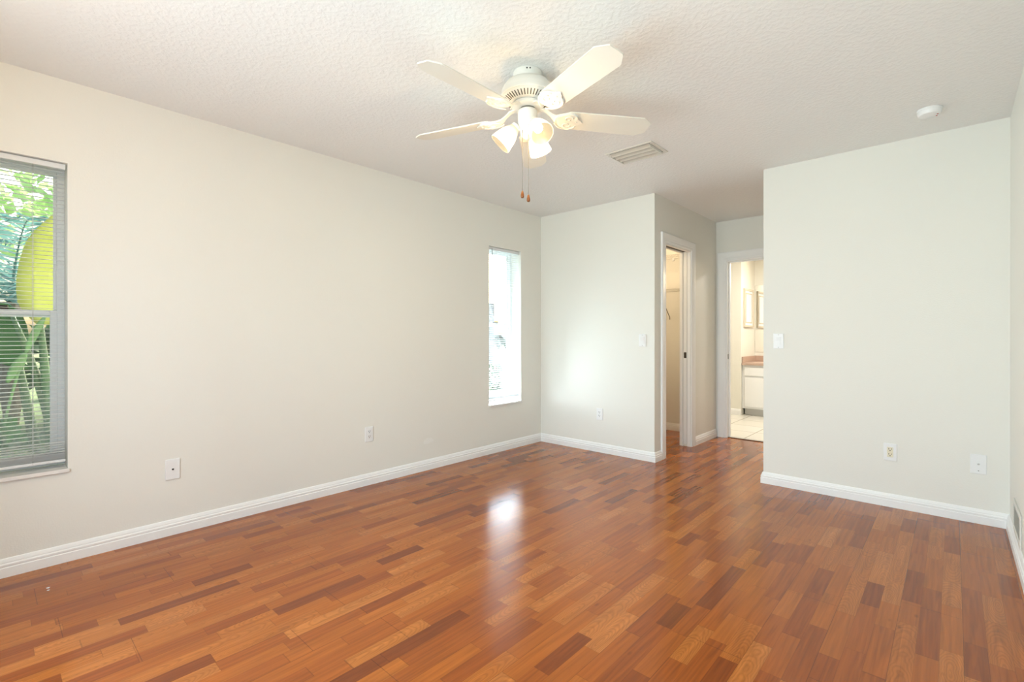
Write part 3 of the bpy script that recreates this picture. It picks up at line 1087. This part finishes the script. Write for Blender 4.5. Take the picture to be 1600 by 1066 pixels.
# ---------------------------------------------------------------- closet contents
def wire_shelf(z, label, depth=0.30, brace=None, clip=None):
    y0, y1 = YA - .004, YA - depth
    xa, xb = 0.002, X1 - T - .002
    root = thing('wire_shelf', label, 'shelf', ((xa + xb) / 2, YA, z), 'wire shelves on the closet back wall')
    cx = (xa + xb) / 2
    def lp(p):
        return (p[0] - cx, p[1] - YA, p[2] - z)
    bm = B()
    xs = xa + .01
    while xs < xb:
        tube(bm, [lp((xs, y0, z)), lp((xs, y1, z)), lp((xs, y1 - .004, z - .028))], .0016, 5)
        xs += .0254
    obj('deck_wires', bm, m_wire, root, smooth=True)
    bm = B()
    tube(bm, [lp((xa, y0, z - .003)), lp((xb, y0, z - .003))], .003, 8)
    tube(bm, [lp((xa, (y0 + y1) / 2, z - .003)), lp((xb, (y0 + y1) / 2, z - .003))], .003, 8)
    tube(bm, [lp((xa, y1, z - .003)), lp((xb, y1, z - .003))], .0035, 8)
    tube(bm, [lp((xa, y1 - .004, z - .030)), lp((xb, y1 - .004, z - .030))], .0035, 8)
    obj('cross_rods', bm, m_wire, root, smooth=True)
    if brace is not None:
        bm = B()
        tube(bm, [lp((brace, y1, z - .02)), lp((brace, YA - .03, z - .295)), lp((brace, YA - .006, z - .315)), lp((brace, YA - .004, z - .345))], .0045, 8)
        obj('brace', bm, m_strike, root, smooth=True)
    if clip is not None:
        bm = B(); box(bm, clip - .012 - cx, clip + .012 - cx, -.012, -.0005, -.030, .010, .003)
        obj('wall_clip', bm, m_plate, root)
wire_shelf(2.082, 'upper white wire shelf seen through the closet door, just under the ceiling', 0.30, None, 0.82)
wire_shelf(1.690, 'lower white wire shelf with a diagonal brace seen through the closet door', 0.30, 0.775, None)

root = thing('closet_light', 'small round lit ceiling light inside the closet, hidden from view', 'ceiling light', (0.55, 4.75, H - .0005))
bm = B(); lathe(bm, [(.09, 0), (.09, -.015), (.075, -.02)], 32); obj('base', bm, m_plate, root, smooth=40)
bm = B(); lathe(bm, [(.075, -.02), (.085, -.04), (.075, -.075), (.04, -.095), (0, -.10)], 32); obj('diffuser', bm, m_lamp_glass, root, smooth=True)
l = lamp('closet_bulb_light', 'POINT', 10, (1.0, 0.77, 0.50), (0, 0, -.16), shadow_soft_size=.08); l.parent = root

# ---------------------------------------------------------------- bathroom contents
van = thing('bathroom_vanity', 'white vanity cabinet with tan counter seen through the bathroom doorway', 'vanity', (1.80, 7.76, 0))
vx0, vx1, vy0, vy1 = -.738, .90, -.335, .266
bm = B(); box(bm, vx0 + .02, vx1, vy0 + .06, vy1, 0.001, .10); obj('toe_kick', bm, m_toe, van)
bm = B(); box(bm, vx0 + .0005, vx1, vy0, vy1, .10, .725); obj('cabinet_body', bm, m_vanity, van)
for i in range(3):
    a = vx0 + .035 + i * .53
    bm = B(); box(bm, a, a + .50, vy0 - .018, vy0 - .0005, .575, .695, .004); obj('drawer_front', bm, m_vanity, van)
    bm = B(); box(bm, a, a + .50, vy0 - .018, vy0 - .0005, .125, .550, .004); obj('cabinet_door', bm, m_vanity, van)
bm = B(); box(bm, vx0, vx1 + .02, vy0 - .035, vy1, .726, .760, .004); obj('countertop', bm, m_counter, van)
bm = B(); box(bm, vx0, vx0 + .018, vy0 - .01, vy1 - .018, .761, .845, .003); box(bm, vx0, vx1 + .02, vy1 - .018, vy1, .761, .845, .003)
obj('backsplash', bm, m_counter, van)

mir = thing('wall_mirror', 'large frameless mirror above the bathroom vanity', 'mirror', (1.80, 8.0295, 1.40))
bm = B(); box(bm, -.735, .90, -.006, 0, -.50, .52, .001); obj('mirror_glass', bm, m_mirror, mir)
med = thing('medicine_cabinet', 'framed recessed medicine cabinet on the bathroom side wall left of the mirror', 'cabinet', (1.0585, 7.70, 1.56))
bm = B()
for (a, b, c, d) in ((-.215, .215, -.285, -.255), (-.215, .215, .255, .285), (-.215, -.185, -.255, .255), (.185, .215, -.255, .255)):
    box(bm, 0, .022, a, b, c, d, .003)
obj('frame', bm, m_beige, med)
bm = B(); box(bm, 0, .012, -.185, .185, -.255, .255); obj('door_panel', bm, m_vanity, med)
bm = B()
for (a, b, c, d) in ((-.150, .150, -.222, -.206), (-.150, .150, .206, .222), (-.150, -.134, -.206, .206), (.134, .150, -.206, .206)):
    box(bm, .012, .018, a, b, c, d, .002)
obj('inner_moulding', bm, m_beige, med)

vl = thing('vanity_light', 'warm lit light bar above the bathroom mirror', 'wall light', (2.0, 8.0295, 2.10))
bm = B(); box(bm, -.35, .35, -.03, 0, -.05, .05, .005); obj('back_plate', bm, m_strike, vl)
for i in range(4):
    bm = B(); bmesh.ops.create_uvsphere(bm, u_segments=20, v_segments=12, radius=.05, matrix=Matrix.Translation((-.27 + .18 * i, -.085, 0)))
    obj('globe_bulb', bm, m_lamp_glass, vl, smooth=True)
l = lamp('vanity_glow', 'AREA', 9, (1.0, 0.83, 0.58), (0, -.16, 0), (0, -1, -.35), shape='RECTANGLE', size=.7, size_y=.12); l.parent = vl
bl_ = thing('bathroom_fill_light', 'added round fill light on the bathroom ceiling, hidden from view', 'ceiling light', (1.9, 6.7, H - .0005))  # unseen fixture added to brighten the bathroom and alcove
bm = B(); lathe(bm, [(.15, 0), (.15, -.02), (.13, -.05), (.07, -.075), (0, -.08)], 32); obj('diffuser', bm, m_lamp_glass, bl_, smooth=True)
l = lamp('bathroom_fill_glow', 'AREA', 20, (1.0, 0.95, 0.88), (0, 0, -.10), (0, 0, -1), shape='DISK', size=.3); l.parent = bl_

# ---------------------------------------------------------------- outdoors
random.seed(7)
def leaf_mat(name, c, t=0.5, rough=0.35):
    return pm(name, c, rough, trans=t, var=0.22, vscale=7)
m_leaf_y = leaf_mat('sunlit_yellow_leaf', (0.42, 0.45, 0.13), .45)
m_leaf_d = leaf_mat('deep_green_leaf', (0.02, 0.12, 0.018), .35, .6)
m_leaf_l = leaf_mat('pale_green_leaf', (0.15, 0.29, 0.12), .4)
m_leaf_p = leaf_mat('pale_backlit_foliage', (0.36, 0.52, 0.24), .5)
m_palm = leaf_mat('blue_green_palm', (0.12, 0.25, 0.24), .35)
m_hedge = leaf_mat('hedge_leaf', (0.06, 0.13, 0.05), .3)
m_stalk = pm('green_stalk', (0.04, 0.10, 0.035), .5, var=.2)
m_trunk = pm('palm_trunk', (0.20, 0.16, 0.12), .8, var=.3, vscale=20)
m_ground, nt, out = new_mat('grey_mulch_ground')
p = N(nt, 'ShaderNodeBsdfPrincipled'); geo = N(nt, 'ShaderNodeNewGeometry'); nz = N(nt, 'ShaderNodeTexNoise'); rp = N(nt, 'ShaderNodeValToRGB')
nz.inputs['Scale'].default_value = 22; nz.inputs['Detail'].default_value = 8
nt.links.new(geo.outputs['Position'], nz.inputs['Vector']); nt.links.new(nz.outputs['Fac'], rp.inputs[0])
rp.color_ramp.elements[0].position = .38; rp.color_ramp.elements[0].color = (.10, .11, .11, 1)
rp.color_ramp.elements[1].position = .62; rp.color_ramp.elements[1].color = (.42, .42, .40, 1)
nt.links.new(rp.outputs[0], p.inputs['Base Color']); p.inputs['Roughness'].default_value = .9
nt.links.new(p.outputs[0], out.inputs[0])
m_grass = pm('lawn', (0.20, 0.27, 0.10), .9, var=.3, vscale=3)
m_conc = pm('sunlit_concrete', (0.62, 0.60, 0.56), .8, var=.06, vscale=2)
m_house = pm('neighbour_stucco', (0.45, 0.45, 0.50), .8, var=.05)
m_roof = pm('neighbour_roof', (0.25, 0.22, 0.22), .8, var=.2, vscale=6)
m_car = pm('silver_car_paint', (0.45, 0.47, 0.50), .25, metal=.4)
m_carg = pm('car_glass', (0.03, 0.035, 0.04), .1)
m_tyre = pm('tyre', (0.02, 0.02, 0.02), .8)
m_flower = pm('pink_flower', (0.55, 0.22, 0.28), .6)

bm = B(); quad(bm, [(-3.6, -8, -.12), (-0.2, -8, -.12), (-0.2, 5.6, -.12), (-3.6, 5.6, -.12)]); struct('planting_bed', bm, m_ground)
bm = B(); quad(bm, [(-40, -40, -.16), (40, -40, -.16), (40, 90, -.16), (-90, 90, -.16)]); struct('lawn', bm, m_grass)
bm = B(); quad(bm, [(-12, 8.6, -.14), (-3.6, 8.6, -.14), (-3.6, 34, -.14), (-34, 34, -.14)]); struct('driveway', bm, m_conc)
bm = B(); quad(bm, [(-90, 34, -.13), (20, 34, -.13), (20, 42, -.13), (-90, 42, -.13)]); struct('street', bm, m_conc)

def leaf_strip(bm, path, widths, side, fold=.15, wave=0.0, seed=0):
    """broad leaf: midrib path, half widths, a side vector; V-folded and wavy"""
    rnd = random.Random(seed)
    rows = []
    side = Vector(side).normalized()
    for i, (p, w) in enumerate(zip(path, widths)):
        p = Vector(p)
        t = (Vector(path[min(i + 1, len(path) - 1)]) - Vector(path[max(i - 1, 0)])).normalized()
        s = (side - t * side.dot(t)).normalized()
        n = s.cross(t).normalized()
        rows.append([bm.verts.new(p + s * w * k + n * (abs(k) * fold * w + wave * w * math.sin(i * 1.9 + k * 2.2 + seed) * abs(k))) for k in (-1, -.5, 0, .5, 1)])
    for a, b in zip(rows, rows[1:]):
        for k in range(4):
            bm.faces.new((a[k], a[k + 1], b[k + 1], b[k]))
    return bm

def solid(o, t=.002):
    md = o.modifiers.new('thickness', 'SOLIDIFY')
    md.thickness = t
    return o

def curve(p0, p1, p2, n=10):
    p0, p1, p2 = Vector(p0), Vector(p1), Vector(p2)
    return [p0 * (1 - t) ** 2 + p1 * 2 * t * (1 - t) + p2 * t * t for t in [i / (n - 1) for i in range(n)]]

def leafw(n, w, pow_=.6, end=.02):
    return [max(end, w * (math.sin(PI * min(1, .06 + .94 * i / (n - 1))) ** pow_)) for i in range(n)]

ban = thing('banana_plant', 'banana plant with one big sunlit yellow-green leaf outside the left window', 'plant', (-1.35, 0.50, -.12))
def bl(name, path, widths, side, m, **kw):
    bm = B()
    off = Vector(ban.location)
    leaf_strip(bm, [Vector(p) - off for p in path], widths, side, **kw)
    o = obj(name, bm, m, ban, smooth=True)
    solid(o)
    return o
def blt(name, path, rs, m):
    bm = B()
    off = Vector(ban.location)
    tube(bm, [Vector(p) - off for p in path], rs, 8)
    return obj(name, bm, m, ban, smooth=True)
# big sunlit leaf: base low right, broad belly, rising to upper right
pth = [(-1.30, .345, 1.22), (-1.295, .345, 1.30), (-1.29, .345, 1.37), (-1.285, .345, 1.45), (-1.285, .345, 1.53), (-1.285, .347, 1.61), (-1.29, .35, 1.69),
       (-1.30, .355, 1.77), (-1.31, .362, 1.85), (-1.32, .372, 1.93), (-1.33, .385, 2.01), (-1.35, .40, 2.10)]
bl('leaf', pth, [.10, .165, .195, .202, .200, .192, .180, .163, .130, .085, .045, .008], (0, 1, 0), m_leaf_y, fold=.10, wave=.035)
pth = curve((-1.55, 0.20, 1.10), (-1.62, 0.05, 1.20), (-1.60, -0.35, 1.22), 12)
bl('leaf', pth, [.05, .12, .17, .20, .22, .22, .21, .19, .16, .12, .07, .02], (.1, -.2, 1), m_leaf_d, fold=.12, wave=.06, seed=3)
pth = curve((-1.50, 0.16, 0.95), (-1.52, 0.10, 1.15), (-1.50, -0.12, 1.32), 12)
bl('leaf', pth, leafw(12, .13), (0, .9, .4), m_leaf_d, fold=.1, wave=.05, seed=5)
pth = curve((-1.20, 0.275, 1.27), (-1.20, 0.22, 1.15), (-1.20, 0.185, 1.03), 8)
bl('leaf', pth, leafw(8, .022, .6, .006), (0, 1, .3), m_leaf_l, fold=.3, seed=6)
pth = curve((-1.20, 0.185, 1.03), (-1.20, 0.14, 0.93), (-1.21, 0.10, 0.84), 10)
bl('leaf', pth, leafw(10, .030, .6, .008), (0, .8, -.3), m_leaf_l, fold=.3, seed=8)
blt('leaf_stalk', curve((-1.21, 0.18, 1.02), (-1.22, 0.12, .78), (-1.22, 0.09, .58), 8), .008, m_leaf_l)
blt('leaf_stalk', curve((-1.34, 0.36, -.1), (-1.34, 0.30, .7), (-1.36, 0.26, 1.30), 8), [.05, .045, .04, .035, .03, .025, .02, .015], m_stalk)
blt('leaf_stalk', curve((-1.45, 0.42, -.1), (-1.42, 0.34, .6), (-1.36, 0.13, 1.28), 8), [.05, .045, .04, .035, .03, .025, .02, .012], m_stalk)
blt('leaf_stalk', curve((-1.55, 0.30, -.1), (-1.56, 0.22, .6), (-1.58, 0.14, 1.12), 8), [.045, .04, .035, .03, .028, .024, .02, .015], m_stalk)

def frond(bm, base, tip, sag, width, off, n=26, seed=0):
    rnd = random.Random(seed)
    base, tip = Vector(base), Vector(tip)
    mid = (base + tip) / 2 + Vector((0, 0, sag))
    pts = curve(base, mid, tip, n)
    tube(bm, [p - off for p in pts], [.010 * (1 - .8 * i / n) for i in range(n)], 5)
    for i in range(2, n):
        t = (pts[i] - pts[i - 1]).normalized()
        s = t.cross(Vector((0, 0, 1))).normalized()
        L = width * math.sin(PI * (.15 + .8 * i / n)) ** .7
        for sg in (-1, 1):
            d = (s * sg * .85 + t * .55 + Vector((0, 0, rnd.uniform(-.5, .05)))).normalized()
            e = pts[i] + d * L
            m1 = pts[i] + d * L * .5 + Vector((0, 0, .02))
            w = .016
            up = d.cross(t).normalized().cross(d).normalized()
            a = [pts[i] - off + up * w * .4, pts[i] - off - up * w * .4]
            b = [m1 - off + up * w, m1 - off - up * w]
            c = e - off - Vector((0, 0, .03))
            va = [bm.verts.new(q) for q in a]; vb = [bm.verts.new(q) for q in b]; vc = bm.verts.new(c)
            bm.faces.new((va[0], va[1], vb[1], vb[0])); bm.faces.new((vb[0], vb[1], vc))

def palm(loc, hgt, fr, label, grp='palms outside the left window'):
    root = thing('palm', label, 'palm', loc, grp)
    off = Vector(loc)
    bm = B(); tube(bm, [(0, 0, 0), (.02, .01, hgt * .5), (0, 0, hgt)], [.10, .08, .07], 10)
    obj('trunk', bm, m_trunk, root, smooth=True)
    for k, (dx, dy, dz) in enumerate(fr):
        bm = B()
        frond(bm, off + Vector((0, 0, hgt)), off + Vector((dx, dy, hgt + dz)), .35, .34, off, seed=k + int(hgt * 10))
        obj('frond', bm, m_palm, root)
    return root
palm((-2.6, 0.15, -.12), 1.55, [(1.1, .25, -.10), (.9, -.5, .1), (.2, 1.0, .15), (-.2, -1.0, .2), (.75, .75, .35), (-.9, .3, .3), (.5, .1, .65), (.6, -.25, -.35)],
     'blue-green palm right behind the banana leaf outside the left window')
palm((-4.4, 1.25, -.12), 2.1, [(1.1, -.6, .0), (.9, -.9, .35), (.2, -1.1, .2), (-.2, 1.0, .2), (.9, .4, .3), (-.9, -.3, .3), (.5, -.3, .7)],
     'taller palm further back outside the left window')
palm((-4.8, -0.35, -.12), 1.7, [(1.1, .5, .0), (.9, .9, .3), (.3, 1.1, .3), (-.3, -1.0, .2), (.9, -.2, .4), (-.9, .3, .3), (.4, .4, .8)],
     'palm with bluish fronds at the far left outside the left window')

def bush(name, label, loc, size, n, m, lw=.10, group=None, flowers=0):
    root = thing(name, label, 'shrub', loc, group)
    rnd = random.Random(int(loc[0] * 100))
    bm = B()
    for i in range(n):
        v = Vector((rnd.gauss(0, 1), rnd.gauss(0, 1), rnd.gauss(0, 1))).normalized() * (rnd.random() ** .4)
        p = Vector((v.x * size[0], v.y * size[1], size[2] * (1 + v.z)))
        d = (v + Vector((rnd.uniform(-.8, .8), rnd.uniform(-.8, .8), rnd.uniform(-.3, .8)))).normalized()
        s = d.cross(Vector((rnd.uniform(-1, 1), rnd.uniform(-1, 1), 1))).normalized() * lw * .32
        L = lw * rnd.uniform(.7, 1.3)
        vs = [bm.verts.new(p), bm.verts.new(p + d * L * .5 + s), bm.verts.new(p + d * L), bm.verts.new(p + d * L * .5 - s)]
        bm.faces.new(vs)
    obj('foliage', bm, m, root)
    bm = B()
    for i in range(5):
        a = i * 1.3
        tube(bm, [(0, 0, 0), (size[0] * .4 * math.cos(a), size[1] * .4 * math.sin(a), size[2] * 1.2)], [.02, .006], 6)
    obj('stem', bm, m_trunk, root)
    if flowers:
        bm = B()
        for i in range(flowers):
            v = Vector((rnd.gauss(0, 1), rnd.gauss(0, 1), abs(rnd.gauss(0, 1)))).normalized()
            bmesh.ops.create_icosphere(bm, subdivisions=1, radius=.035, matrix=Matrix.Translation((v.x * size[0], v.y * size[1], size[2] * (1 + v.z))))
        f = obj('flowers', bm, m_flower, root)
        f['label'] = 'small pink flowers'
        f['kind'] = 'stuff'
    return root
bush('hedge_shrub', 'dense dark shrub at the back left outside the left window', (-6.3, -1.2, -.12), (.9, 1.2, .9), 1700, m_hedge, .24, 'shrubs behind the palms')
bush('hedge_shrub', 'dense dark shrub at the back right outside the left window', (-6.5, 1.65, -.12), (.9, 1.2, .85), 1700, m_hedge, .24, 'shrubs behind the palms')
bush('low_shrub', 'low green shrub on the mulch behind the banana stalks', (-2.1, -0.15, -.12), (.35, .45, .30), 500, m_leaf_d, .14)
bush('flowering_shrub', 'low shrub with pink flowers outside the narrow far window', (-4.15, 7.75, -.15), (.5, .7, .32), 900, m_hedge, .09, None, 30)

tree = thing('shade_tree', 'tall light green tree at the very back outside the left window', 'tree', (-10.5, 1.0, -.16))
rnd = random.Random(5)
bm = B(); tube(bm, [(0, 0, 0), (.1, .05, 1.5), (0, 0, 3.2)], [.22, .17, .10], 10); obj('trunk', bm, m_trunk, tree, smooth=True)
bm = B()
for i in range(1000):
    v = Vector((rnd.gauss(0, 1), rnd.gauss(0, 1), rnd.gauss(0, 1))).normalized() * (rnd.random() ** .4)
    p_ = Vector((v.x * 2.2, v.y * 3.0, 4.2 + v.z * 1.9))
    d_ = Vector((rnd.uniform(-1, 1), rnd.uniform(-1, 1), rnd.uniform(-1, .4))).normalized()
    s_ = d_.cross(Vector((rnd.uniform(-1, 1), rnd.uniform(-1, 1), 1))).normalized() * .10
    L_ = rnd.uniform(.25, .45)
    bm.faces.new([bm.verts.new(q) for q in (p_, p_ + d_ * L_ * .5 + s_, p_ + d_ * L_, p_ + d_ * L_ * .5 - s_)])
obj('foliage', bm, m_leaf_p, tree)

house = thing('neighbour_house', 'pale grey house seen through the narrow far window', 'house', (-16.2, 14.5, -.15))
bm = B(); box(bm, -6, 2.8, -2.5, 2.5, 0, 2.9); obj('house_wall', bm, m_house, house)
bm = B()
vs = [bm.verts.new(v) for v in ((-6.2, -2.7, 2.9), (2.83, -2.7, 2.9), (2.83, 2.53, 2.9), (-6.2, 2.7, 2.9), (-4.5, 0, 3.7), (-1.0, 0, 3.7))]
for f in ((0, 1, 5, 4), (1, 2, 5), (2, 3, 4, 5), (3, 0, 4), (0, 3, 2, 1)):
    bm.faces.new([vs[i] for i in f])
obj('roof', bm, m_roof, house)
bm = B(); box(bm, 2.8, 2.83, -1.6, -.2, .9, 2.1); obj('house_window', bm, m_carg, house)

car = thing('parked_car', 'small silver car parked on the street beyond the far window', 'car', (-31.8, 37.0, -.13))
bm = B()
prism(bm, [(-2.1, .32), (2.1, .32), (2.15, .72), (1.9, .86), (1.05, .95), (.5, 1.40), (-1.0, 1.43), (-1.75, .98), (-2.1, .90), (-2.18, .6)], -.85, .85,
      Matrix(((1, 0, 0, 0), (0, 0, 1, 0), (0, 1, 0, 0), (0, 0, 0, 1))))
obj('car_body', bm, m_car, car)
bm = B()
prism(bm, [(.95, .97), (.48, 1.35), (-.95, 1.38), (-1.6, 1.0)], -.87, .87, Matrix(((1, 0, 0, 0), (0, 0, 1, 0), (0, 1, 0, 0), (0, 0, 0, 1))))
obj('car_window', bm, m_carg, car)
for wx in (-1.35, 1.3):
    for wy in (-.78, .78):
        bm = B(); lathe(bm, [(.32, -.1), (.32, .1)], 20, Matrix.Translation((wx, wy, .32)) @ Matrix.Rotation(PI / 2, 4, 'X'))
        obj('wheel', bm, m_tyre, car)

# small flecks of paint on the floor by the left window
for (x, y, s) in ((.294, .195, .006), (.323, .194, .0045)):
    bm = B()
    prism(bm, [(s * (1 + .3 * math.sin(5 * a)) * math.cos(a), s * (1 + .3 * math.cos(3 * a)) * math.sin(a)) for a in [i * PI / 6 for i in range(12)]], 0.0, .0008)
    o = obj('paint_fleck', bm, m_plate, loc=(x, y, .0002))
    tag(o, 'tiny white paint fleck on the wood floor near the left wall', 'paint fleck', 'paint flecks on the floor')
